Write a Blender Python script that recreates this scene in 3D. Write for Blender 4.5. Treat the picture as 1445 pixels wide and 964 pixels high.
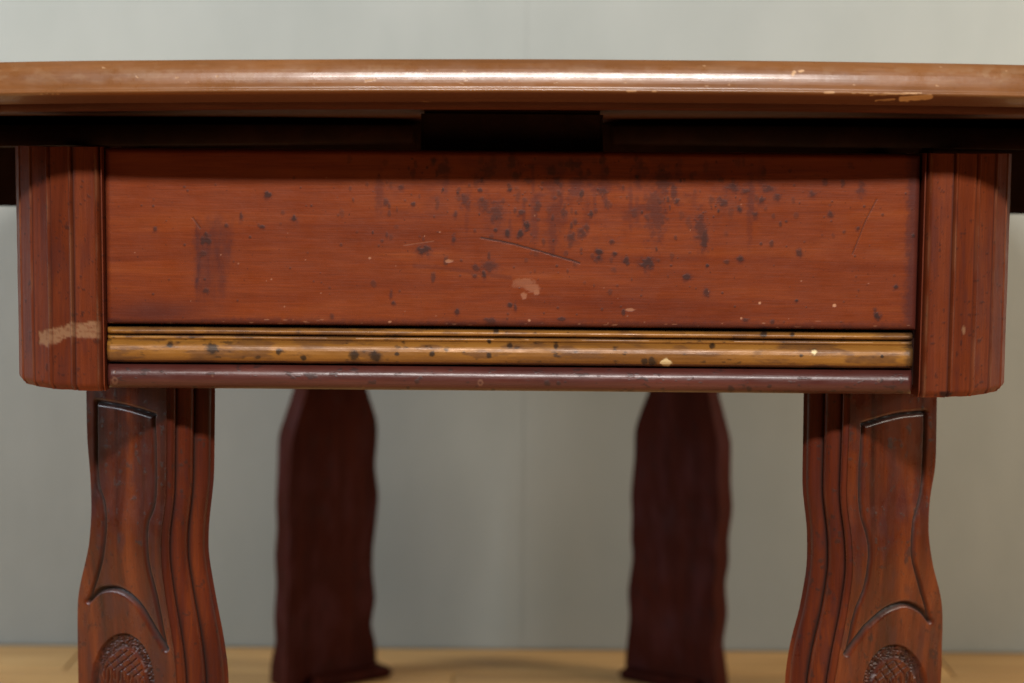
import bpy, math
import numpy as np
from mathutils import Matrix

for o in list(bpy.data.objects):
    bpy.data.objects.remove(o)
S = bpy.context.scene
C = S.collection
R = math.radians
rng = np.random.default_rng(7)

# ------------------------------------------------------------------ camera
F, D, H = 2700.0, 1.16, 0.713           # focal length (px of 1445), distance to apron, eye height
PITCH, ROLL = math.atan(282 / F), R(0.45)
fw = np.array([0, math.cos(PITCH), -math.sin(PITCH)])
r0 = np.array([1.0, 0, 0]); u0 = np.array([0, math.sin(PITCH), math.cos(PITCH)])
rt = math.cos(ROLL) * r0 + math.sin(ROLL) * u0
up = -math.sin(ROLL) * r0 + math.cos(ROLL) * u0
CAM = np.array([0, -D, H])
cd = bpy.data.cameras.new('camera'); cam = bpy.data.objects.new('camera', cd); C.objects.link(cam)
cd.sensor_width = 36; cd.lens = 36 * F / 1445; cd.clip_end = 50; cd.clip_start = 0.02
m = Matrix.Identity(4)
for i in range(3):
    m[i][0], m[i][1], m[i][2], m[i][3] = rt[i], up[i], -fw[i], CAM[i]
cam.matrix_world = m
cd.dof.use_dof = True; cd.dof.focus_distance = 1.165; cd.dof.aperture_fstop = 7.5
S.camera = cam

# ------------------------------------------------------------------ light
w = bpy.data.worlds.new('World'); S.world = w; w.use_nodes = True
bg = w.node_tree.nodes['Background']
bg.inputs[0].default_value = (0.88, 0.88, 0.86, 1); bg.inputs[1].default_value = 0.032

def area(name, loc, target, size, size_y, power, col):
    l = bpy.data.lights.new(name, 'AREA'); l.shape = 'RECTANGLE'
    l.size = size; l.size_y = size_y; l.energy = power; l.color = col
    o = bpy.data.objects.new(name, l); C.objects.link(o)
    d = np.array(target, float) - np.array(loc, float)
    from mathutils import Vector
    o.location = loc; o.rotation_euler = Vector(d).to_track_quat('-Z', 'Y').to_euler()
    return o
area('key_lamp', (0.12, -2.6, 2.29), (0, 0, 0.65), 1.15, 0.14, 130, (1.0, 0.96, 0.92))
area('window_lamp', (-2.3, 0.60, 1.3), (0, 1.3, 0.25), 0.9, 0.9, 50, (0.82, 0.91, 1.0))
area('warm_lamp', (2.3, 0.60, 1.3), (0.1, 1.3, 0.25), 0.7, 0.7, 42, (1.0, 0.93, 0.80))
S.view_settings.view_transform = 'Standard'; S.view_settings.look = 'None'
S.view_settings.gamma = 1; S.view_settings.exposure = 0
S.render.engine = 'CYCLES'

# ------------------------------------------------------------------ projection helpers (numpy)
def project(P):
    v = P - CAM
    z = v @ fw
    return 722.5 + F * (v @ rt) / z, 482 - F * (v @ up) / z
def ray(px, py):
    return fw + rt * ((px - 722.5) / F) + up * ((482 - py) / F)
def unproj(px, py, Y):
    d = ray(px, py); t = (Y + D) / d[1]
    return CAM + d * t
def kx(px, py):                          # x per metre of depth along +y
    d = ray(px, py); return d[0] / d[1]
def zpx(py, Y, px=722.5): return unproj(px, py, Y)[2]
def xpx(px, py, Y): return unproj(px, py, Y)[0]

def smooth(a, b, x):
    t = np.clip((x - a) / (b - a), 0, 1); return t * t * (3 - 2 * t)
def vnoise(x, y, seed=0):
    xi = np.floor(x).astype(np.int64); yi = np.floor(y).astype(np.int64)
    fx = x - xi; fy = y - yi; fx = fx * fx * (3 - 2 * fx); fy = fy * fy * (3 - 2 * fy)
    def h(a, b):
        n = (a * 374761393 + b * 668265263 + seed * 1442695041) & 0x7fffffff
        n = ((n ^ (n >> 13)) * 1274126177) & 0x7fffffff
        return ((n ^ (n >> 16)) & 0xffff) / 65535.0
    return (h(xi, yi) * (1 - fx) + h(xi + 1, yi) * fx) * (1 - fy) + (h(xi, yi + 1) * (1 - fx) + h(xi + 1, yi + 1) * fx) * fy
def fbm(x, y, seed=0, o=4):
    s = 0; a = 0.5; t = 0
    for i in range(o):
        s = s + a * vnoise(x * 2 ** i, y * 2 ** i, seed + i); t += a; a *= 0.55
    return s / t
def segdist(px, py, pts):
    d = np.full(px.shape, 1e9)
    for (x0, y0), (x1, y1) in zip(pts[:-1], pts[1:]):
        dx, dy = x1 - x0, y1 - y0
        t = np.clip(((px - x0) * dx + (py - y0) * dy) / (dx * dx + dy * dy), 0, 1)
        d = np.minimum(d, np.hypot(px - x0 - t * dx, py - y0 - t * dy))
    return d

# ------------------------------------------------------------------ mesh helpers
def mk(name, V, Fc, mat, parent=None, wear=None, smooth_angle=40):
    me = bpy.data.meshes.new(name)
    me.from_pydata(np.asarray(V, float).tolist(), [], Fc if isinstance(Fc, list) else Fc.tolist())
    if wear is not None:
        at = me.attributes.new('wear', 'FLOAT_COLOR', 'POINT')
        wr = np.zeros((len(V), 4), np.float32); wr[:, 3] = 1
        wr[:, :3] = wear.reshape(-1, 3)
        at.data.foreach_set('color', wr.ravel())
    me.validate(); me.update()
    import bmesh
    bm = bmesh.new(); bm.from_mesh(me); bmesh.ops.recalc_face_normals(bm, faces=bm.faces); bm.to_mesh(me); bm.free()
    if smooth_angle:
        me.polygons.foreach_set('use_smooth', [True] * len(me.polygons))
        me.set_sharp_from_angle(angle=R(smooth_angle))
    me.materials.append(mat)
    o = bpy.data.objects.new(name, me); C.objects.link(o)
    if parent: o.parent = parent
    return o
def quads(n, mm, wrap_u=False, wrap_v=False):
    i, j = np.meshgrid(np.arange(n if wrap_u else n - 1), np.arange(mm if wrap_v else mm - 1), indexing='ij')
    i = i.ravel(); j = j.ravel(); i2 = (i + 1) % n; j2 = (j + 1) % mm
    return np.stack([i * mm + j, i2 * mm + j, i2 * mm + j2, i * mm + j2], 1)
def grid(name, P, mat, parent, wear=None, wrap_u=False, wrap_v=False, caps=False, ang=40):
    n, mm = P.shape[:2]
    q = quads(n, mm, wrap_u, wrap_v).tolist()
    if caps == 'v':                     # ring runs along v: cap first and last u
        q.append(list(range(mm))[::-1]); q.append([(n - 1) * mm + k for k in range(mm)])
    return mk(name, P.reshape(-1, 3), q, mat, parent, None if wear is None else wear, ang)
def box(name, x0, x1, y0, y1, z0, z1, mat, parent=None, bev=0.0015):
    import bmesh
    bm = bmesh.new(); bmesh.ops.create_cube(bm, size=1)
    for v in bm.verts:
        v.co.x = x0 + (v.co.x + .5) * (x1 - x0); v.co.y = y0 + (v.co.y + .5) * (y1 - y0); v.co.z = z0 + (v.co.z + .5) * (z1 - z0)
    if bev: bmesh.ops.bevel(bm, geom=bm.edges[:], offset=bev, segments=2, affect='EDGES')
    me = bpy.data.meshes.new(name); bm.to_mesh(me); bm.free(); me.materials.append(mat)
    o = bpy.data.objects.new(name, me); C.objects.link(o)
    if parent: o.parent = parent
    return o

# ------------------------------------------------------------------ materials
class NT:
    def __init__(s, name):
        s.m = bpy.data.materials.new(name); s.m.use_nodes = True; s.t = s.m.node_tree
        s.b = s.t.nodes['Principled BSDF']
    def n(s, typ, **k):
        nd = s.t.nodes.new(typ)
        for a, v in k.items(): setattr(nd, a, v)
        return nd
    def l(s, a, b): s.t.links.new(a, b)
    def coords(s, scale):
        tc = s.n('ShaderNodeTexCoord'); mp = s.n('ShaderNodeMapping'); mp.inputs['Scale'].default_value = scale
        s.l(tc.outputs['Object'], mp.inputs['Vector']); return mp.outputs[0]
    def noise(s, scale, sc=1, det=4, rough=0.55, dist=0):
        nd = s.n('ShaderNodeTexNoise'); nd.inputs['Scale'].default_value = sc
        nd.inputs['Detail'].default_value = det; nd.inputs['Roughness'].default_value = rough
        nd.inputs['Distortion'].default_value = dist
        s.l(s.coords(scale), nd.inputs['Vector']); return nd.outputs['Fac']
    def ramp(s, fac, stops):
        r = s.n('ShaderNodeValToRGB'); e = r.color_ramp.elements
        while len(e) < len(stops): e.new(0.5)
        for el, (p, c) in zip(e, stops):
            el.position = p; el.color = (c if isinstance(c, tuple) else (c, c, c)) + (1,)
        s.l(fac, r.inputs[0]); return r.outputs[0]
    def mix(s, fac, a, b, mode='MIX'):
        x = s.n('ShaderNodeMix', data_type='RGBA', blend_type=mode)
        for sock, v in ((x.inputs[0], fac), (x.inputs[6], a), (x.inputs[7], b)):
            if isinstance(v, (int, float)): sock.default_value = v
            elif isinstance(v, tuple): sock.default_value = v + (1,)
            else: s.l(v, sock)
        return x.outputs[2]
    def math(s, op, a, b):
        x = s.n('ShaderNodeMath', operation=op)
        for sock, v in ((x.inputs[0], a), (x.inputs[1], b)):
            if isinstance(v, (int, float)): sock.default_value = v
            else: s.l(v, sock)
        return x.outputs[0]
    def wear(s):
        a = s.n('ShaderNodeAttribute', attribute_name='wear'); sp = s.n('ShaderNodeSeparateColor')
        s.l(a.outputs['Color'], sp.inputs[0]); return sp.outputs
    def bump(s, h, strength, dist):
        b = s.n('ShaderNodeBump'); b.inputs['Strength'].default_value = strength; b.inputs['Distance'].default_value = dist
        s.l(h, b.inputs['Height']); s.l(b.outputs[0], s.b.inputs['Normal']); return b

def wood(name, c0, c1, c2, axis='x', rough=(0.32, 0.5), spec=0.5, dark=(0.022, 0.0085, 0.0075), pale=(0.42, 0.22, 0.12), purple=(0.052, 0.014, 0.013),
         coat=0.0, speck=0.5, grainamt=0.5, bump=0.25):
    s = NT(name)
    st = {'x': (6, 70, 70), 'z': (40, 40, 2.2), 'y': (40, 2.2, 40)}[axis]
    fi = {'x': (35, 900, 900), 'z': (900, 900, 35), 'y': (900, 35, 900)}[axis]
    broad = s.noise((5, 5, 9), 1, 3)
    g1 = s.noise(st, 1, 4, 0.6, 0.6)
    g2 = s.noise(fi, 1, 2, 0.7)
    base = s.ramp(g1, [(0.30, c0), (0.52, c1), (0.72, c2)])
    base = s.mix(s.ramp(broad, [(0.35, 0.0), (0.7, 0.45)]), base, c0)
    base = s.mix(grainamt, base, s.ramp(g2, [(0.3, 0.55), (0.7, 1.35 / 1.35)]), 'MULTIPLY')
    # fine dark pores and specks
    sp = s.noise((420, 420, 420), 1, 2, 0.6)
    spm = s.ramp(sp, [(0.66, 0.0), (0.74, speck)])
    base = s.mix(spm, base, dark)
    wr = s.wear()
    base = s.mix(wr[2], base, purple)
    base = s.mix(wr[0], base, dark)
    base = s.mix(wr[1], base, pale)
    s.l(base, s.b.inputs['Base Color'])
    rr = s.ramp(s.noise((60, 60, 60), 1, 4, 0.65), [(0.3, rough[0]), (0.7, rough[1])])
    rr2 = s.mix(wr[1], s.mix(wr[0], rr, (0.6, 0.6, 0.6)), (0.75, 0.75, 0.75))
    s.l(rr2, s.b.inputs['Roughness'])
    s.b.inputs['Specular IOR Level'].default_value = spec
    s.b.inputs['Coat Weight'].default_value = coat; s.b.inputs['Coat Roughness'].default_value = 0.18
    h = s.math('ADD', s.math('MULTIPLY', g2, 0.5), s.math('MULTIPLY', s.noise((220, 220, 220), 1, 3, 0.6), 0.8))
    h = s.math('ADD', h, s.math('MULTIPLY', wr[0], 0.9)); h = s.math('SUBTRACT', h, s.math('MULTIPLY', wr[1], 2.0))
    s.bump(h, bump, 0.0006)
    return s.m

M_panel = wood('mahogany_panel', (0.130, 0.0215, 0.0052), (0.192, 0.0368, 0.0078), (0.238, 0.0515, 0.0105), 'x', rough=(0.34, 0.50), spec=.22, coat=0.0, pale=(0.42, 0.20, 0.11))
M_col = wood('mahogany_column', (0.086, 0.0155, 0.0050), (0.150, 0.029, 0.0078), (0.208, 0.045, 0.0110), 'z', rough=(0.42, 0.6), spec=.15, pale=(0.25, 0.135, 0.07))
M_leg = wood('mahogany_leg', (0.026, 0.0048, 0.0025), (0.118, 0.0205, 0.0050), (0.235, 0.049, 0.0095), 'z', rough=(0.24, 0.42), spec=.16, coat=0.0, dark=(0.02, 0.013, 0.011))
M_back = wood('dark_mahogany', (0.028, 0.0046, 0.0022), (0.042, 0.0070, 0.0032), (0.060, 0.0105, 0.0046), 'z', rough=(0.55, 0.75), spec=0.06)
M_frame = wood('frame_wood', (0.018, 0.007, 0.005), (0.028, 0.010, 0.007), (0.04, 0.014, 0.009), 'y', rough=(0.6, 0.8), spec=0.1)
M_under = wood('underside_wood', (0.050, 0.013, 0.007), (0.085, 0.022, 0.011), (0.12, 0.034, 0.017), 'x', rough=(0.5, 0.7), spec=.12)
M_bead = wood('plum_bead', (0.055, 0.014, 0.011), (0.080, 0.020, 0.015), (0.115, 0.029, 0.019), 'x', rough=(0.3, 0.46), spec=.4, coat=0.1, pale=(0.45, 0.25, 0.15))
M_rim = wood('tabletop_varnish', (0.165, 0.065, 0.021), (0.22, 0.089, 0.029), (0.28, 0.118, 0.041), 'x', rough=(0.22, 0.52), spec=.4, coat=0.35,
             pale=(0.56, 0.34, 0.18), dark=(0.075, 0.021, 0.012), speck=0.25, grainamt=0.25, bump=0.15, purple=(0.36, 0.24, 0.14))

def gold():
    s = NT('aged_gold_paint')
    g = s.noise((10, 60, 60), 1, 4, 0.6)
    base = s.ramp(g, [(0.3, (0.16, 0.062, 0.012)), (0.55, (0.27, 0.115, 0.019)), (0.75, (0.36, 0.170, 0.030))])
    d = s.ramp(s.noise((45, 130, 130), 1, 5, 0.7), [(0.56, 0.0), (0.72, 0.75)])
    base = s.mix(d, base, (0.07, 0.028, 0.010))
    wr = s.wear()
    base = s.mix(wr[2], base, (0.13, 0.055, 0.018)); base = s.mix(wr[0], base, (0.02, 0.012, 0.008)); base = s.mix(wr[1], base, (0.72, 0.58, 0.32))
    s.l(base, s.b.inputs['Base Color']); s.b.inputs['Metallic'].default_value = 0.1; s.b.inputs['Specular IOR Level'].default_value = .35
    s.l(s.ramp(s.noise((80, 80, 80), 1, 4), [(0.3, 0.34), (0.7, 0.56)]), s.b.inputs['Roughness'])
    s.b.inputs['Coat Weight'].default_value = 0.06; s.b.inputs['Coat Roughness'].default_value = 0.25
    h = s.math('ADD', s.noise((120, 400, 400), 1, 4, 0.6), s.math('MULTIPLY', wr[1], 1.2)); s.bump(h, 0.3, 0.0006)
    return s.m
M_gold = gold()

def wallmat():
    s = NT('grey_green_wall_paint')
    n = s.noise((1.6, 1.6, 1.6), 1, 5, 0.6); n2 = s.noise((9, 9, 3.2), 1, 4, 0.6)
    c = s.ramp(n, [(0.3, (0.335, 0.355, 0.33)), (0.7, (0.41, 0.427, 0.393))])
    c = s.mix(s.ramp(n2, [(0.4, 0.0), (0.75, 0.4)]), c, (0.29, 0.312, 0.285))
    s.l(c, s.b.inputs['Base Color']); s.b.inputs['Roughness'].default_value = 0.6
    s.bump(s.noise((60, 60, 60), 1, 4), 0.2, 0.002)
    return s.m
def floormat():
    s = NT('oak_plank')
    oi = s.n('ShaderNodeObjectInfo')
    g = s.noise((3, 45, 45), 1, 5, 0.6, 1.0)
    c = s.ramp(g, [(0.3, (0.46, 0.235, 0.08)), (0.55, (0.62, 0.345, 0.12)), (0.75, (0.70, 0.415, 0.16))])
    v = s.ramp(oi.outputs['Random'], [(0.0, 0.72), (1.0, 1.0)])
    c = s.mix(1.0, c, v, 'MULTIPLY')
    s.l(c, s.b.inputs['Base Color']); s.b.inputs['Roughness'].default_value = 0.45
    s.bump(g, 0.15, 0.001)
    return s.m
def flat(name, col, rough=0.8):
    s = NT(name); n = s.noise((30, 30, 30), 1, 3)
    s.l(s.ramp(n, [(0.3, tuple(c * .85 for c in col)), (0.7, col)]), s.b.inputs['Base Color']); s.b.inputs['Roughness'].default_value = rough
    return s.m
M_wall = wallmat(); M_floor = floormat(); M_sub = flat('subfloor', (0.10, 0.06, 0.03)); M_seam = flat('seam_filler', (0.40, 0.42, 0.385))

# ------------------------------------------------------------------ setting
YW = 1.485
fl = box('floor', -3.2, 3.2, -1.9, YW + 0.1, -0.04, -0.014, M_sub, None, 0); fl['kind'] = 'structure'
import bmesh
bm = bmesh.new(); bmesh.ops.create_cube(bm, size=1)
PW, PL = 0.125, 1.2
for v in bm.verts: v.co.x *= PL - 0.0016; v.co.y *= PW - 0.0016; v.co.z *= 0.014
bmesh.ops.bevel(bm, geom=[e for e in bm.edges if all(v.co.z > 0 for v in e.verts)], offset=0.0015, segments=1, affect='EDGES')
plank_me = bpy.data.meshes.new('plank'); bm.to_mesh(plank_me); bm.free(); plank_me.materials.append(M_floor)
rows = int((YW + 1.8) / PW)
for r in range(rows):
    off = ((r * 0.437) % 1.0) * PL
    for k in range(-3, 3):
        o = bpy.data.objects.new('plank', plank_me); C.objects.link(o); o.parent = fl
        o.location = (k * PL + off, YW - 0.002 - PW * (r + 0.5), -0.007)

wl = box('wall', -3.2, 3.2, YW + 0.0135, YW + 0.10, -0.01, 2.6, M_seam, None, 0); wl['kind'] = 'structure'
sx = xpx(738, 700, YW)
xs = [-3.2, sx - 1.25, sx, sx + 1.25, 3.2]
for a, b in zip(xs[:-1], xs[1:]):
    box('wall_panel', a + 0.00015, b - 0.00015, YW, YW + 0.013, 0.0, 2.6, M_wall, wl, 0.0002)

# ------------------------------------------------------------------ the table
T = bpy.data.objects.new('extension_table', None); C.objects.link(T)
T.location = (0, 0, 0)
T['label'] = 'worn mahogany extension table with gilded apron moulding and carved legs'
T['category'] = 'table'

Zt = zpx(213, 0); Zb = zpx(462, 0)                      # panel
XL = xpx(148.5, 380, 0); XR = xpx(1296, 380, 0)
# --- apron panel with its stains
nu, nv = 1050, 240
us = np.linspace(XL, XR, nu); vs = np.linspace(Zb, Zt, nv)
X, Z = np.meshgrid(us, vs, indexing='ij')
ed = np.minimum(np.minimum(X - XL, XR - X), np.minimum(Z - Zb, Zt - Z))
rr = 0.0035
Yp = np.where(ed < rr, rr - np.sqrt(np.maximum(rr ** 2 - (rr - ed) ** 2, 0)), 0)
Yp += 0.0006 * (fbm(X * 9, Z * 25, 3) - 0.5)
PX, PY = project(np.stack([X, np.zeros_like(X), Z], -1))
wob = (fbm(PX / 5, PY / 5, 11) - 0.5)
dark = np.zeros_like(X); pale = np.zeros_like(X); purp = np.zeros_like(X)
def blob(tgt, cx, cy, rx, ry, s, soft=0.45, rag=0.9):
    x0 = (np.abs(PX[:, 0] - cx) < rx * 3 + 6)
    i = np.where(x0)[0]
    if len(i) == 0: return
    sl = slice(i[0], i[-1] + 1)
    d = np.hypot((PX[sl] - cx) / rx, (PY[sl] - cy) / ry) + wob[sl] * rag
    tgt[sl] = np.maximum(tgt[sl], s * (1 - smooth(1 - soft, 1 + soft, d)))
named = [(599, 353, 9, 6, .8), (914, 371, 10, 9, .75), (994, 340, 5, 13, .7), (744, 319, 5, 6, .9), (716, 329, 4, 5, .8), (734, 330, 4, 6, .85),
         (805, 336, 6, 7, .5), (845, 358, 5, 8, .85), (883, 367, 4, 4, .7), (415, 308, 5, 4.5, .85), (378, 275, 5, 4.5, .8), (219, 324, 3, 3, .6),
         (291, 338, 8, 8, .75), (287, 360, 6, 5, .55), (290, 411, 5, 5, .65), (370, 320, 3, 3, .7), (340, 307, 2.5, 5, .55), (319, 319, 3, 3, .6),
         (1238, 445, 4, 6, .9), (1264, 405, 3.2, 3.6, .85), (1289, 333, 3, 3, .8), (1044, 365, 4.5, 4, .8), (1128, 357, 4, 5, .6), (1172, 302, 4, 4, .6),
         (1043, 295, 4, 4, .8), (1065, 303, 4, 4, .6), (969, 391, 5, 4, .75), (997, 413, 4, 6, .6), (1211, 322, 3, 3, .6), (998, 375, 2, 2.4, .9),
         (1124, 424, 2, 2, .9), (720, 430, 3, 4, .8), (727, 433, 2, 5, .6), (645, 440, 4, 4, .7), (692, 454, 8, 4, .6), (792, 451, 6, 3, .6), (555, 427, 3, 3, .7),
         (552, 415, 2, 5, .4), (683, 387, 3, 5, .8), (691, 376, 10, 7, .45), (672, 378, 5, 4, .5), (670, 389, 4, 3, .5), (640, 337, 3, 6, .6), (643, 303, 3, 5, .5),
         (868, 358, 3, 3, .8), (863, 341, 3, 3, .6), (822, 328, 6, 8, .55), (805, 335, 5, 5, .6), (795, 300, 4, 6, .4), (833, 303, 5, 5, .75), (612, 228, 4, 6, .7),
         (625, 238, 9, 7, .4), (680, 255, 4, 4, .6), (690, 240, 12, 8, .35), (722, 225, 6, 14, .45), (778, 240, 6, 7, .5), (815, 232, 6, 6, .5), (720, 268, 3, 3, .8),
         (678, 268, 3, 3, .7), (728, 246, 5, 6, .5), (786, 255, 5, 6, .5), (700, 300, 9, 14, .45), (685, 290, 8, 10, .4), (657, 283, 7, 9, .45), (735, 300, 4, 5, .6),
         (545, 285, 4, 4, .5), (583, 288, 3, 3, .7), (565, 264, 4, 4, .5), (1035, 265, 9, 5, .6), (1052, 270, 6, 6, .6), (1020, 285, 7, 7, .6), (1084, 266, 8, 5, .5),
         (1074, 283, 5, 5, .7), (1097, 279, 4, 4, .6), (1146, 275, 4, 5, .5), (1215, 266, 5, 8, .35), (988, 320, 7, 20, .45), (936, 255, 10, 18, .35), (950, 270, 4, 14, .45),
         (925, 300, 12, 30, .25), (955, 284, 5, 5, .7), (895, 300, 6, 8, .35), (850, 270, 5, 6, .5), (1235, 440, 3, 4, .5), (1018, 289, 5, 3, .7), (1052, 452, 5, 3, .6), (1090, 455, 4, 3, .6)]
for cx, cy, rx, ry, s in named:
    blob(purp, cx, cy + 1, rx * 1.3, ry * 1.35, .45, .6, 1.6); blob(dark, cx, cy, rx * .88, ry * .88, min(1, s * 1.0), .5, 1.9)
for k in range(330):
    cx = 830 + rng.normal() * 165; cy = 285 + rng.normal() * 62
    if cy < 222 or cy > 455: continue
    q = rng.random(); rx = 1.1 + 3.2 * rng.random() ** 2
    blob(dark, cx, cy, rx, rx * (0.8 + 1.4 * rng.random()), 0.3 + 0.6 * q * rng.random(), .5, 1.4)
for k in range(120):
    cx = 160 + 1130 * rng.random(); cy = 222 + 235 * rng.random(); rx = 0.8 + 1.3 * rng.random()
    blob(dark, cx, cy, rx, rx, 0.25 + 0.45 * rng.random())
for k in range(28):                                     # drips
    cx = 840 + rng.normal() * 150; cy = 240 + 90 * rng.random()
    blob(purp, cx, cy, 2 + 5 * rng.random(), 12 + 22 * rng.random(), 0.2 + 0.35 * rng.random(), 0.6, 1.4)
n2 = fbm(PX / 28, PY / 20, 31)
cl = np.exp(-(((PX - 820) / 230) ** 2 + ((PY - 270) / 62) ** 2))
purp = np.maximum(purp, 0.6 * cl * smooth(0.47, 0.70, n2))
# the painted-over smear on the left
wb2 = fbm(PX / 14, PY / 22, 66) - .5
sm = smooth(270, 280, PX + 6 * wob + 14 * wb2) * (1 - smooth(310, 332, PX - 0.07 * (450 - PY) + 6 * wob + 26 * wb2)) * smooth(300, 335, PY + 14 * wob + 40 * wb2) * (1 - smooth(390, 458, PY + 50 * wb2))
edge = np.exp(-((PX - 277) / 4) ** 2) + 0.8 * np.exp(-((PX - 326 + 0.05 * (PY - 330)) / 4) ** 2) * (PY < 400)
purp = np.maximum(purp, sm * (0.60 + 0.40 * np.clip(edge, 0, 1)) * (0.25 + 1.1 * fbm(PX / 6, PY / 22, 5)))
# dirt at the lower edge, left corner and right edge
purp = np.maximum(purp, 0.8 * smooth(447, 460, PY - 0.0078 * (PX - 722) + 5 * wob) * (0.5 + fbm(PX / 20, PY / 6, 8)))
lo = np.exp(-(((PX - 215) / 75) ** 2 + ((PY - 440) / 17) ** 2)); purp = np.maximum(purp, 0.7 * lo)
purp = np.maximum(purp, 0.75 * smooth(1276, 1290, PX + 12 * wob + 0.03 * (PY - 220)))
purp = np.maximum(purp, 0.4 * (1 - smooth(150, 158, PX + 5 * wob)))
st = segdist(PX, PY + 3 * wob, [(585, 375), (640, 380), (720, 392)]); purp = np.maximum(purp, 0.35 * (1 - smooth(1, 5, st)))
# scratches
for pts, wd, s in (([(679, 335), (720, 343), (765, 355), (818, 371)], 1.0, .85), ([(1237, 281), (1222, 310), (1203, 358)], 0.7, .55), ([(272, 307), (283, 322)], 0.8, .5)):
    d = segdist(PX, PY + wob * 1.2, pts); k = 1 - smooth(wd * .5, wd * 1.7, d)
    dark = np.maximum(dark, s * k); Yp += 0.00025 * k
d = segdist(PX, PY, [(570, 346), (612, 340)]); pale = np.maximum(pale, .15 * (1 - smooth(.3, 1.2, d)))
for cx, cy, rx, ry, s in [(740, 399, 16, 6, .22), (752, 406, 10, 6, .27), (739, 417, 4, 5, .36), (730, 402, 8, 4, .16), (757, 412, 4, 4, .36), (1072, 427.5, 2, 2, 1), (1177.5, 431, 2, 2, 1),
                          (890, 437, 7, 2, .5), (634, 368, 5, 2.5, .5), (1046, 449, 1.6, 1.6, .8), (522, 364, 2, 1.5, .6), (550, 454, 2, 1.4, .7), (747, 452, 1.6, 1.6, .7)]:
    blob(pale, cx, cy, rx, ry, s, 0.25, 1.0)
for k in range(26):
    blob(pale, 155 + 1135 * rng.random(), 222 + 235 * rng.random() ** .6, .5 + .8 * rng.random(), .5 + .6 * rng.random(), .2 + .3 * rng.random())
bx_ = rng.random(40) * 1130 + 155
for cx in bx_: blob(pale, cx, 457 + .0078 * (cx - 722) + rng.normal() * 2.5, 1 + 3 * rng.random(), .7, .15 + .25 * rng.random())
dark *= (1 - pale)
P = np.stack([X, Yp, Z], -1)
W3 = np.stack([dark, pale, purp], -1)
Pe = np.pad(P, ((1, 1), (1, 1), (0, 0)), 'edge'); We = np.pad(W3, ((1, 1), (1, 1), (0, 0)), 'edge')
Pe[0, :, 1] = Pe[-1, :, 1] = Pe[:, 0, 1] = Pe[:, -1, 1] = 0.02
o = grid('apron_panel', Pe, M_panel, T, We)
o['label'] = 'flat mahogany apron board spattered with dark spots and a scratch'

# --- mouldings below the panel
def moulding(name, pya, pyb, mat, prof, y_base, wearf=None, x0=xpx(152, 500, 0), x1=xpx(1287, 510, 0), nx=900):
    za, zb = zpx(pya, y_base), zpx(pyb, y_base)
    t = np.linspace(0, 1, len(prof)); tt = np.linspace(0, 1, 44)
    o_ = np.interp(tt, t, prof) if len(prof) > 8 else prof[0] * np.sqrt(np.clip(1 - np.abs(2 * tt - 1) ** 2.3, 0, 1))
    xs_ = np.linspace(x0, x1, nx)
    A, B = np.meshgrid(xs_, tt, indexing='ij')
    endr = np.minimum(A - x0, x1 - A); er = np.clip(endr / 0.003, 0, 1); er = np.sqrt(1 - (1 - er) ** 2)
    wav = 0.00035 * (fbm(A * 14, B * 2, 71) - .5)
    Pm = np.stack([A, y_base - o_[None, :] * (0.55 + .45 * er) + wav, za + (zb - za) * B + 0.0004 * (fbm(A * 6, B * 0 + 3, 17) - .5)], -1)
    px, py = project(Pm)
    wr = wearf(px, py, B) if wearf else np.zeros(Pm.shape)
    Pk = np.concatenate([Pm[:, :1], Pm, Pm[:, -1:]], 1); Pk[:, 0, 1] = Pk[:, -1, 1] = 0.03
    wk = np.concatenate([wr[:, :1], wr, wr[:, -1:]], 1)
    return grid(name, Pk, mat, T, wk, caps='v')
def goldwear(px, py, B):
    r = fbm(px / 14, py / 7, 51); q = fbm(px / 40, py / 10, 52); w_ = fbm(px / 4, py / 4, 53) - .5
    dk = 0.7 * smooth(0.68, 0.80, r)
    for cx, cy, s in [(240, 486, 5), (394, 496, 5), (428, 505, 4), (300, 493, 9), (610, 500, 4), (690, 502, 4), (910, 510, 5), (920, 511, 7), (690, 482, 3), (560, 500, 3), (1131, 502, 3),
                      (1245, 503, 2.5), (785, 489, 4), (720, 488, 4), (1078, 472, 5), (1118, 472, 4), (530, 503, 8), (500, 502, 7), (700, 466, 5), (1005, 488, 4)]:
        dk = np.maximum(dk, .9 * (1 - smooth(.6, 1.3, np.hypot((px - cx) / s, (py - cy) / s) + w_)))
    edge = 0.8 * smooth(0.86, 0.99, B) * (0.4 + q) + .6 * (1 - smooth(0, .06, B))
    edge = np.maximum(edge, .8 * smooth(1272, 1286, px + 8 * w_)) 
    pr = np.clip(0.75 * smooth(.50, .66, q) * (0.5 + r) + .55 * smooth(.55, .95, B) * fbm(px / 30, py / 6, 57), 0, 1)
    pl = np.maximum(.95 * (1 - smooth(.8, 1.2, np.hypot((px - 940) / 8, (py - 512) / 5.5) + w_)), .8 * (1 - smooth(.7, 1.3, np.hypot((px - 1149) / 4, (py - 497) / 4) + w_)))
    return np.stack([np.clip(np.maximum(dk, edge), 0, 1), pl, pr], -1)
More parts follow.
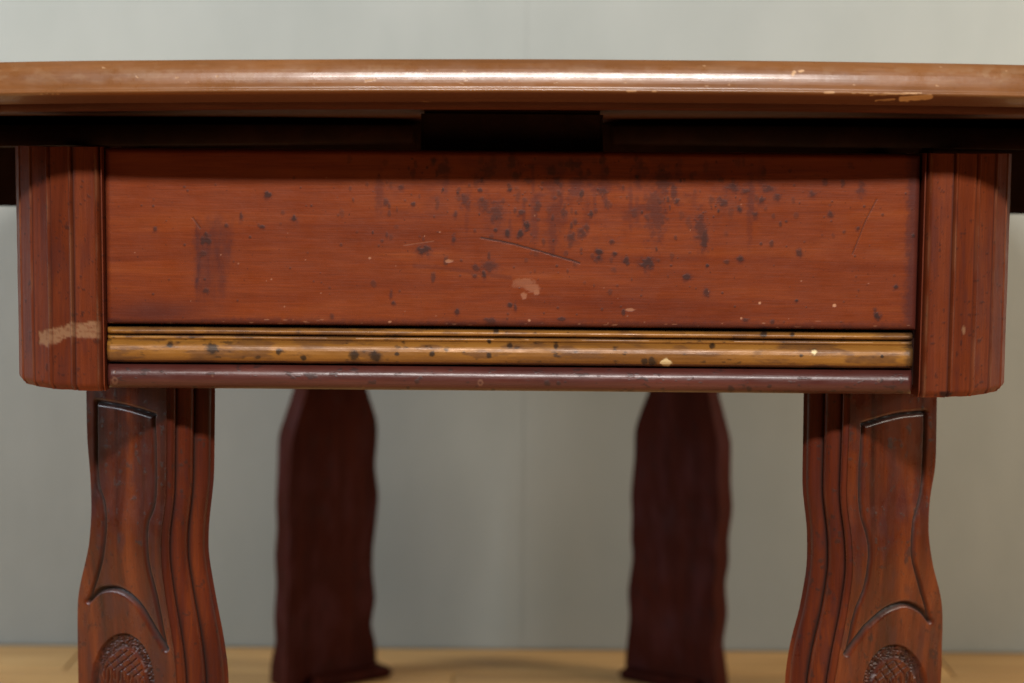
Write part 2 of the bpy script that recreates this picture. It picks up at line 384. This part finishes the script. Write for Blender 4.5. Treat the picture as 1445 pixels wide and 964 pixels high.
def beadwear(px, py, B):
    r = fbm(px / 12, py / 6, 61); w_ = fbm(px / 3, py / 3, 63) - .5
    dk = .7 * smooth(.66, .76, r); pl = np.zeros_like(px)
    for cx, cy, s in [(162, 537, 4), (678, 540, 3.5), (513, 548, 1.6), (1240, 537, 2), (300, 530, 1.5), (162, 525, 1.2)]:
        d = np.hypot(px - cx, (py - cy) * .8) / s
        pl = np.maximum(pl, .15 * (1 - smooth(.2, .5, np.abs(d - .8) + w_ * .5)))
    for cx, cy, s in [(1031, 549, 5), (1057, 549, 4), (1086, 545, 3), (772, 541, 4), (788, 541, 3), (1243, 538, 3)]:
        dk = np.maximum(dk, .8 * (1 - smooth(.6, 1.3, np.hypot((px - cx) / s, (py - cy) / s) + w_)))
    return np.stack([dk, pl, .5 * smooth(.75, 1, B)], -1)
moulding('gilt_fillet', 465.5, 475.5, M_gold, [0.0045], 0.003, goldwear)
_t = np.linspace(0, 1, 61); pf = np.interp(_t, [0, .03, .11, .14, .165, .20, .24, .30, .38, .50, .64, .78, .88, .95, 1], [.0030, .0042, .0042, .0034, .0030, .0052, .0070, .0084, .0092, .0097, .0097, .0090, .0078, .0060, .0035])
moulding('gilt_bead', 476.5, 514.5, M_gold, pf, 0.003, goldwear)
moulding('plum_bead', 515.5, 551.5, M_bead, [0.0095], 0.004, beadwear)

# --- frame behind the panel
zA0 = zpx(550, 0); core = box('rail_core', xpx(146, 500, 0.012), xpx(1299, 500, .012), 0.012, 0.034, zA0 + .002, Zt - 0.004, M_frame, T)
# --- fluted corner columns (quarter round, saw-tooth flutes)
Rc = 0.064; xc = 0.2485; YC = 0.058
def column(sign, front=True):
    nth, nz = 150, 130
    zt_, zb_ = zpx(212, .0), zpx(556.5, -.004)
    th = np.linspace(-0.02, math.pi / 2, nth); zz = np.linspace(zb_, zt_, nz)
    TH, ZZ = np.meshgrid(th, zz, indexing='ij')
    k = TH / (math.pi / 2) * 6.0; fr = k - np.floor(k)
    fa = (fr - .5) * (math.pi / 2 / 6.0)
    prof = Rc * (1 / np.cos(fa + .06) * math.cos(.09) - 1) - .0042 * (1 - smooth(0, .10, fr)) + .0014 * np.exp(-((fr - .13) / .05) ** 2)
    r = Rc + prof
    r = r - 0.0025 * (1 - smooth(0, .004, ZZ - zb_)) + .0003 * (fbm(TH * 20, ZZ * 40, 5) - .5)
    Xc = sign * (xc + r * np.sin(TH)); Yc = YC - r * np.cos(TH)
    Zc = ZZ + 0.0006 * (fbm(TH * 8, ZZ * 0, 9) - .5)
    Pm = np.stack([Xc, Yc, Zc], -1)
    if not front: Pm[..., 1] = 1.33 - Pm[..., 1]
    px, py = project(Pm)
    wr = np.zeros(Pm.shape); wb = fbm(px / 5, py / 5, 21) - .5
    groove = np.clip(1 - np.minimum(fr, 1 - fr) / .085, 0, 1) * .92  # flute shading put into the colour: grooves darker, ridges below paler
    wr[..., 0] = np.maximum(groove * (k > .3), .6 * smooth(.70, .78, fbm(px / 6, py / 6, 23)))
    wr[..., 2] = .35 * smooth(.5, .75, fbm(px / 10, py / 60, 27))
    wr[..., 1] = .28 * np.exp(-((fr - .14) / .05) ** 2) * smooth(.3, .7, fbm(px / 8, py / 50, 29))
    if front and sign < 0:
        f = smooth(54, 57, px + 9 * wb) * (1 - smooth(139, 143, px)) * smooth(-1.5, 1.5, py + 7 * wb - np.interp(px, [55, 75, 100, 141], [469, 464, 456, 453])) * (1 - smooth(-1.5, 1.5, py + 9 * wb - np.interp(px, [55, 75, 90, 112, 141], [486, 487, 478, 475, 477])))
        wr[..., 1] = np.maximum(wr[..., 1], .78 * f * (1 - groove) * (.55 + .45 * smooth(.3, .5, fbm(px / 6, py / 3, 77)))); wr[..., 0] *= 1 - .7 * f
    if front and sign > 0:
        f = (1 - smooth(.7, 1.2, np.hypot((px - 1334) / 12, (py - 556) / 5) + wb)); wr[..., 0] = np.maximum(wr[..., 0], .9 * f)
        f = (1 - smooth(.7, 1.2, np.hypot((px - 1360) / 2.5, (py - 465) / 6) + wb)); wr[..., 1] = np.maximum(wr[..., 1], .6 * f)
    # close to a solid quarter: inner return walls
    inner = np.stack([np.full(nz, sign * (xc - 0.0)), np.full(nz, YC if front else 1.33 - YC), zz], -1)
    ring = np.concatenate([Pm, inner[None]], 0)
    wr2 = np.concatenate([wr, np.zeros((1, nz, 3))], 0)
    ring = ring.transpose(1, 0, 2); wr2 = wr2.transpose(1, 0, 2)
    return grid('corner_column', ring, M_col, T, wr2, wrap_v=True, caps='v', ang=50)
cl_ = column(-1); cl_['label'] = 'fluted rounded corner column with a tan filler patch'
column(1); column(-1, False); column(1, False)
for s in (-1, 1):
    xo = s * (xc + Rc - 0.006); xi = s * (xc + Rc - 0.028)
    box('side_apron', min(xo, xi), max(xo, xi), 0.066, 1.264, zpx(552, 0), Zt - 0.002, M_back, T)
box('rear_apron', -xc, xc, 1.28, 1.322, zpx(552, 0), Zt - 0.002, M_back, T)

# --- legs: two visible faces A-B (outer) and B-C (inner), solved from their outlines
def curve(pts, w=1.0):
    pts = sorted(pts, key=lambda p: p[1]); ys = np.array([p[1] for p in pts]); xs = np.array([p[0] for p in pts])
    def f(y):
        k = np.array([0.06, .12, .2, .24, .2, .12, .06]); k = k / k.sum()
        return sum(kk * np.interp(y + o * w, ys, xs) for kk, o in zip(k, (-24, -16, -8, 0, 8, 16, 24)))
    return f
def zoomed(pts, ox, oy, k=300 / 682): return [(ox + x * k, oy + y * k) for x, y in pts]
def make_leg(sign, yB, ang, cA, cB, cC, zm_py, ztop, nA, nC, nz, carve=None, reeds=None, mat=M_leg):
    """sign -1: A lies left of B. Cross-section is A-B-C-(A+C-B)."""
    a = ang; dA = np.array([-math.sin(a), math.cos(a)]); dC = np.array([math.cos(a), math.sin(a)])
    if sign > 0: dA = dA * (-1, 1); dC = dC * (-1, 1)
    zz = np.concatenate([np.linspace(0.001, .36, nz // 5)[:-1], np.linspace(.36, ztop, nz - nz // 5)]); rows = []
    zmid = zpx(zm_py, yB)
    uv = []
    for z in zz:
        zr = z if z >= zmid else min(2 * zmid - z, ztop - .02)
        # pixel row of this height at the leg
        v = np.array([0, yB, zr]) - CAM; py = 482 - F * (v @ u0) / (v @ fw)
        pxm = cB(np.array([py]))[0]
        py = py + math.tan(ROLL) * (pxm - 722.5)
        kA, kB, kC = (kx(float(c(np.array([py]))[0]), py) for c in (cA, cB, cC))
        d = D + yB
        xB = kB * d
        wA = (kA * d - xB) / (dA[0] - kA * dA[1]); wC = (kC * d - xB) / (dC[0] - kC * dC[1])
        Bp = np.array([xB, yB]); Ap = Bp + wA * dA; Cp = Bp + wC * dC; Dp = Ap + Cp - Bp
        tA = np.linspace(0, 1, nA)[:, None]; tC = np.linspace(0, 1, nC)[:, None]
        row = np.concatenate([Ap + (Bp - Ap) * tA, (Bp + (Cp - Bp) * tC)[1:], (Cp + (Dp - Cp) * np.linspace(0, 1, 6)[:, None])[1:], (Dp + (Ap - Dp) * np.linspace(0, 1, 8)[:, None])[1:-1]], 0)
        rows.append(np.concatenate([row, np.full((len(row), 1), z)], 1))
    Pm = np.array(rows)
    px, py = project(Pm)
    wr = np.zeros(Pm.shape)
    nAn = np.array([-dC[0], -dC[1]]); nCn = np.array([-dA[0], -dA[1]])       # outward normals of the two faces
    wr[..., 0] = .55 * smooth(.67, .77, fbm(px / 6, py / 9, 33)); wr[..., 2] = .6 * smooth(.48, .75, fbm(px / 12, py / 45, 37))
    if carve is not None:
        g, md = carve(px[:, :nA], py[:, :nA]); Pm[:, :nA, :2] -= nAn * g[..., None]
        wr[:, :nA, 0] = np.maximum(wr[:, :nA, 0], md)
    if reeds is not None:
        t = np.linspace(0, 1, nC); b = np.array([-.02] + reeds + [1.0])
        i = np.clip(np.searchsorted(b, t, side='right') - 1, 0, len(b) - 2)
        q = (t - b[i]) / (b[i + 1] - b[i])
        h = -0.0075 + 0.0075 * np.sqrt(np.clip(1 - (2 * q - 1) ** 2, 0, 1)); h = np.where(((i == 0) & (q < .5)) | ((i == len(b) - 2) & (q > .5)), np.maximum(h, -.0012), h)
        Pm[:, nA - 1:nA + nC - 1, :2] += nCn * h[None, :, None]
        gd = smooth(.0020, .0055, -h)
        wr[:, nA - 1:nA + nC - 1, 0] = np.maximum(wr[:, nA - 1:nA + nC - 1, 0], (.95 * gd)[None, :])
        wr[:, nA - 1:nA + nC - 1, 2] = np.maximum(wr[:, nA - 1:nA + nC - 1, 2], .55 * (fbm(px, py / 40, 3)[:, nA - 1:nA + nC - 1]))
    # worn, lighter arris
    wr[:, nA - 1, 1] = .25 if carve is not None else 0
    return Pm, wr

kz = 300 / 682
Lg = dict(l=zoomed([(125, 60), (128, 300), (150, 390), (153, 480), (135, 600), (100, 700)], 80, 540),
          r=zoomed([(310, 105), (314, 360), (288, 460), (290, 570), (320, 700), (350, 855)], 80, 540),
          t=zoomed([(128, 62), (220, 78), (312, 105)], 80, 540),
          a=zoomed([(100, 700), (140, 665), (200, 665), (260, 710), (310, 790), (350, 855)], 80, 540), m=(80 + 212 * kz, 540 + 975 * kz, 102 * kz, 172 * kz))
Rg = dict(l=zoomed([(315, 132), (305, 380), (335, 520), (325, 640), (290, 740), (262, 870)], 1080, 540),
          r=zoomed([(515, 95), (505, 330), (478, 450), (475, 560), (500, 660), (530, 765)], 1080, 540),
          t=zoomed([(315, 135), (420, 105), (515, 95)], 1080, 540),
          a=zoomed([(262, 870), (320, 790), (390, 730), (450, 710), (500, 730), (530, 765)], 1080, 540), m=(1080 + 415 * kz, 540 + 1005 * kz, 106 * kz, 166 * kz))
def spline(pts, n=6):
    p = np.array([pts[0]] + list(pts) + [pts[-1]], float); out = []
    for i in range(1, len(p) - 2):
        for t in np.linspace(0, 1, n, endpoint=False):
            out.append(tuple(.5 * (2 * p[i] + (p[i + 1] - p[i - 1]) * t + (2 * p[i - 1] - 5 * p[i] + 4 * p[i + 1] - p[i + 2]) * t * t + (3 * p[i] - p[i - 1] - 3 * p[i + 1] + p[i + 2]) * t ** 3)))
    return out + [tuple(p[-1])]
for G_ in (Lg, Rg):
    for k_ in 'lrta': G_[k_] = spline(G_[k_])
def carver(G):
    def f(px, py):
        wb = 1.2 * (fbm(px / 16, py / 16, 91) - .5)
        g = np.zeros_like(px); md = np.zeros_like(px)
        for key, wd, dp in (('l', 2.6, .0022), ('r', 2.6, .0022), ('t', 3.4, .003), ('a', 4.2, .0032)):
            d = segdist(px + wb, py + wb, G[key]); k = np.exp(-(d / (wd * .75)) ** 2)
            g = np.maximum(g, dp * k); md = np.maximum(md, np.clip(1.15 * k * (.7 + .5 * fbm(px / 6, py / 14, 92)), 0, .95))
        cx, cy, rx, ry = G['m']
        e = np.hypot((px - cx) / rx, (py - cy) / ry)
        ringm = smooth(.70, .74, e) * (1 - smooth(.96, 1.0, e))
        stip = vnoise(px / 1.7, py / 1.7, 95)
        g = np.maximum(g, ringm * (.0014 + .0018 * stip)); md = np.maximum(md, ringm * (.25 + .6 * stip))
        inn = 1 - smooth(.66, .72, e)
        h1 = np.abs(((px * .8 + py * 1.0) / 11.0) % 1 - .5); h2 = np.abs(((px * 1.0 - py * .75) / 15.0) % 1 - .5)
        ht = np.maximum(1 - smooth(.03, .12, h1), .8 * (1 - smooth(.03, .10, h2))) * inn
        g = np.maximum(g, .0012 * ht); md = np.maximum(md, .6 * ht)
        return g, np.clip(md, 0, 1)
    return f
def finish_leg(Pm, wr, mat):
    return grid('leg', Pm, mat, T, wr, wrap_v=True, caps='v', ang=35)
LA = curve(zoomed([(95, -200), (95, 40), (98, 230), (110, 370), (113, 470), (105, 590), (85, 690), (70, 770), (68, 860), (70, 980)], 80, 540))
LB = curve(zoomed([(355, -200), (355, 70), (352, 380), (336, 480), (336, 580), (350, 690), (370, 800), (383, 900), (388, 990)], 80, 540))
LC = curve(zoomed([(512, -200), (512, 70), (509, 330), (492, 480), (490, 570), (515, 720), (540, 850), (554, 950), (556, 1000)], 80, 540))
RA = curve(zoomed([(550, -200), (550, 50), (545, 330), (525, 430), (520, 540), (535, 660), (562, 780), (566, 850), (562, 990)], 1080, 540))
RB = curve(zoomed([(270, -200), (270, 80), (258, 380), (275, 490), (281, 600), (265, 720), (240, 850), (215, 990)], 1080, 540))
RC = curve(zoomed([(119, -200), (119, 50), (114, 360), (130, 500), (129, 620), (105, 760), (75, 870), (58, 980)], 1080, 540))
zl = Zt - .03
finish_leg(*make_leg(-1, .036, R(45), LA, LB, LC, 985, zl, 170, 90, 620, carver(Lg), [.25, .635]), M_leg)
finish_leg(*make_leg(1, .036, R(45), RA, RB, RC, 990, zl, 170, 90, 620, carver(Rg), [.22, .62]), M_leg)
# rear legs: scalloped slabs
def scal(pts, ox): return curve(zoomed(pts, ox, 540), .45)
YR = 1.27
A = scal([(125, -200), (125, 25), (98, 110), (74, 180), (72, 280), (66, 400), (70, 480), (62, 570), (68, 660), (60, 770), (66, 850), (50, 920), (48, 980)], 360)
B = scal([(170, -200), (168, 25), (140, 110), (118, 190), (112, 290), (105, 400), (112, 480), (105, 570), (110, 660), (103, 770), (106, 850), (98, 920), (96, 980)], 360)
Cc = scal([(353, -200), (355, 25), (372, 80), (392, 150), (392, 200), (384, 300), (397, 400), (384, 520), (378, 560), (376, 640), (387, 740), (371, 820), (388, 890), (390, 980)], 360)
finish_leg(*make_leg(-1, YR, R(36), A, B, Cc, 1000, zl, 12, 20, 160), M_back)
A = scal([(487, -200), (487, 40), (510, 130), (528, 200), (525, 320), (532, 420), (517, 520), (521, 590), (507, 655), (516, 760), (500, 850), (515, 950), (517, 980)], 800)
B = scal([(455, -200), (455, 40), (472, 130), (486, 200), (484, 320), (490, 420), (476, 520), (480, 590), (468, 655), (476, 760), (462, 850), (474, 950), (476, 980)], 800)
Cc = scal([(265, -200), (265, 40), (238, 110), (217, 180), (216, 270), (204, 400), (208, 470), (204, 540), (211, 600), (194, 720), (201, 800), (187, 930), (186, 980)], 800)
finish_leg(*make_leg(1, YR, R(36), A, B, Cc, 1000, zl, 12, 20, 160), M_back)
# feet
def foot(cx, cy, rot, lx, ly, h, mat):
    o = box('foot', -lx / 2, lx / 2, -ly / 2, ly / 2, 0.001, h, mat, T, 0.006); o.location = (cx, cy, 0); o.rotation_euler.z = rot
for s in (-1, 1):
    p = unproj(474 if s < 0 else 953, 960, YR + .05)
    foot(p[0] - s * .017, YR + .045, -s * R(36), .122, .045, .014, M_back)
    foot(s * .235, .075, -s * R(45), .075, .10, .036, M_leg)

# --- tabletop
RT, YT = 0.73, -0.085 + 0.73
zr = lambda py: zpx(py, -0.085)
TT = bpy.data.objects.new('top_pivot', None)
prof = [(-.40, zr(82.5)), (-.2, zr(82.5)), (-.05, zr(82.5)), (-.014, zr(82.5)), (-.0085, zr(82.6)), (-.0065, zr(82.9)), (-.0056, zr(83.5)), (-.0052, zr(84.4)), (-.0050, zr(85.1)), (-.0040, zr(88)), (-.0028, zr(92)), (-.0016, zr(97)), (-.0007, zr(102)),
        (0, zr(108)), (.0004, zr(113)), (.0006, zr(117)), (.0006, zr(122)), (.00065, zr(124)), (.0010, zr(124.6)), (.0013, zr(125.1)), (.00145, zr(126.2)), (.0016, zr(127.2)), (.0013, zr(128.4)), (.0004, zr(129.8)), (-.0015, zr(131.8)), (-.0045, zr(133.6)), (-.0090, zr(136.4)), (-.0135, zr(138.8)),
        (-.0165, zr(140)), (-.0185, zr(140.6)), (-.0195, zr(141.4)), (-.0215, zr(142.2)), (-.028, zr(143))]
pr = np.array(prof); sarc = np.r_[0, np.cumsum(np.hypot(*(np.diff(pr, axis=0)).T).clip(.0004, .004))]
tt = np.linspace(0, sarc[-1], 130); pr = np.stack([np.interp(tt, sarc, pr[:, i]) for i in (0, 1)], 1)
phi = np.concatenate([np.linspace(-.55, .55, 1300), np.linspace(.55, 2 * math.pi - .55, 220)[1:-1]])
NS = 3.4
def plan(PH, OO):                        # superellipse outline, offset OO along its normal
    sn, cs = np.sin(PH), np.cos(PH)
    rad = RT / (np.abs(sn) ** NS + np.abs(cs) ** NS) ** (1 / NS)
    x, y = rad * sn, rad * cs
    nx_, ny_ = np.sign(sn) * np.abs(x) ** (NS - 1), np.sign(cs) * np.abs(y) ** (NS - 1); L = np.hypot(nx_, ny_)
    deep = np.clip((-OO - .05) / (RT - .05), 0, 1)
    o_ = np.maximum(OO, -.05)
    return (x + nx_ / L * o_) * (1 - deep), YT - (y + ny_ / L * o_) * (1 - deep)
PH, OO = np.meshgrid(phi, pr[:, 0], indexing='ij'); ZZ = np.broadcast_to(pr[:, 1], PH.shape).copy()
Xr, Yr = plan(PH, OO)
ZZ = ZZ + .0004 * (fbm(Xr * 12, Yr * 0 + 2, 41) - .5)
TILT = math.tan(R(0.27))
def tiltz(P): P[..., 2] += TILT * P[..., 0] - .011 * (1 - np.cos(np.clip(P[..., 0] / .72, -1, 1) * math.pi / 2)); return P
Pm = tiltz(np.stack([Xr, Yr, ZZ], -1)); px, py = project(Pm)
base_y = py - np.interp(px, [0, 722, 1445], [5, 0, 7])
wb = fbm(px / 5, py / 4, 45) - .5
wr = np.zeros(Pm.shape)
def chip(poly, s):
    d = segdist(px, py + wb * 1.5, poly[:-1]); wr[..., 1] = np.maximum(wr[..., 1], s * (1 - smooth(poly[-1] * .7, poly[-1] * 1.1, d + wb * 2)))
front = Pm[..., 1] < .2
chip([(1272, 140), (1290, 138.5), (1313, 136.5), 4.0], 1); chip([(1228, 134), (1250, 133), (1300, 131.5), 1.3], .7); chip([(1236, 142), (1262, 140), 1.4], .6)
chip([(1164, 131), (1176, 131), 1.8], .95); chip([(1119, 105), (1121, 102), 2.4], .95); chip([(1128, 101), (1134, 100), 1.8], .95)
chip([(516, 114), (530, 112), 1.6], .5); chip([(886, 129), (897, 129), 1.3], .8); chip([(921, 129), (926, 129), 1.2], .7); chip([(597, 144), (610, 145), 1], .5)
for k in range(26):
    x = 40 + 1380 * rng.random(); y = 92 + 30 * rng.random(); chip([(x, y), (x + 1 + 3 * rng.random(), y + rng.normal()), .5 + .5 * rng.random()], .35 + .3 * rng.random())
for x in (58, 66, 74, 81): chip([(x, 133), (x + 1, 133), .9], .6)
for k in range(16):
    x = 1200 + 60 * rng.random(); chip([(x, 131.5), (x + 3, 131.5), .8], .5)
haze_ = smooth(.52, .70, fbm(px / 22, py / 9, 47)) * np.exp(-((py - 106) / 14) ** 2)
wr[..., 2] = .18 * haze_ + .35 * np.exp(-(((px - 1400) / 26) ** 2 + ((py - 106) / 10) ** 2)) * smooth(.4, .6, fbm(px / 8, py / 8, 48))
wr[..., 2] += .25 * np.exp(-(((px - 530) / 34) ** 2 + ((py - 100) / 9) ** 2)) * smooth(.35, .6, fbm(px / 9, py / 8, 49))
wr[..., 0] = .5 * smooth(.66, .8, fbm(px / 9, py / 3, 46)) * smooth(140, 148, base_y) + .8 * smooth(128, 132, base_y)  # last term darkens the down-facing chamfer in colour: red-brown finish plus its shade
wr *= front[..., None]
q = quads(len(phi), len(pr), True, False).tolist()
q.append([i * len(pr) for i in range(len(phi))])
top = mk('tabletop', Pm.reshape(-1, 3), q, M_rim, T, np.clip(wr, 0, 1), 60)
top['label'] = 'thick round tabletop with chipped, worn, glossy varnished edge'
# underside board with a stepped cove
zu = zr(143)
pr2 = np.array([(-.025, zu + .001), (-.0255, zu - .0010), (-.0265, zu - .0028), (-.029, zu - .0038), (-.034, zu - .0042), (-.036, zu - .0030), (-.16, zu - .0034), (-.35, zu - .0034), (-.72, zu - .0034)])
ph2 = np.linspace(0, 2 * math.pi, 361)[:-1]
PH, OO = np.meshgrid(ph2, pr2[:, 0], indexing='ij')
Pm = tiltz(np.stack([*plan(PH, OO), np.broadcast_to(pr2[:, 1], PH.shape).copy()], -1))
grid('underside', Pm, M_under, T, None, wrap_u=True)
# centre cleat between top and frame, slides, extension leaves
c0 = xpx(594, 190, .02); c1 = xpx(851, 190, .02)
box('added_gap_rail', -.60, .60, .40, .44, Zt - .05, zu - .006, M_frame, T, .002)  # added dark rail: hides the wall so the gap under the top reads black
box('cleat', c0, c1, .02, .16, Zt - .002, zu - .0036, M_frame, T, .002)
for s in (-1, 1):
    box('slide', s * .17 - .02, s * .17 + .02, .445, 1.26, Zt - .03, zu - .008, M_frame, T, .002)
# leaves stored below the top: rounded boards that fill the gap at either side
def leaf(s):
    n = 60; t = np.linspace(0, 1, n)
    # plan outline: curved front edge from inner-back to outer-front, then round outer side
    fx = np.concatenate([np.interp(t, [0, 1], [.08, .50])]); fy = .38 - .31 * np.sin(np.clip((fx - .08) / .42, 0, 1) * math.pi / 2)
    out = [(x, y) for x, y in zip(fx, fy)] + [(.56, .16), (.60, .30), (.61, .65), (.60, 1.0), (.55, 1.15), (.08, 1.2)]
    z1, z0 = zu - .0095, zu - .0235
    V = []; 
    for z, ins in ((z0, .003), (z0 + .003, 0), (z1 - .003, 0), (z1, .003)):
        for x, y in out: V.append((s * (x - ins * .3), y + ins, z + TILT * s * x - .011 * (1 - math.cos(x / .72 * math.pi / 2))))
    N = len(out); Fs = []
    for r_ in range(3):
        for i in range(N): Fs.append([r_ * N + i, r_ * N + (i + 1) % N, (r_ + 1) * N + (i + 1) % N, (r_ + 1) * N + i])
    Fs.append(list(range(N))); Fs.append([3 * N + i for i in range(N)])
    mk('leaf', V, Fs, M_frame, T, None, 40)
    zlo = zpx(282 + 5 * s, .26)
    a, b = s * (xc + Rc - .005), s * .55
    box('leaf_rail', min(a, b), max(a, b), .26, .30, zlo, z0 - .001, M_frame, T, .002)
leaf(-1); leaf(1)
bpy.context.view_layer.update()
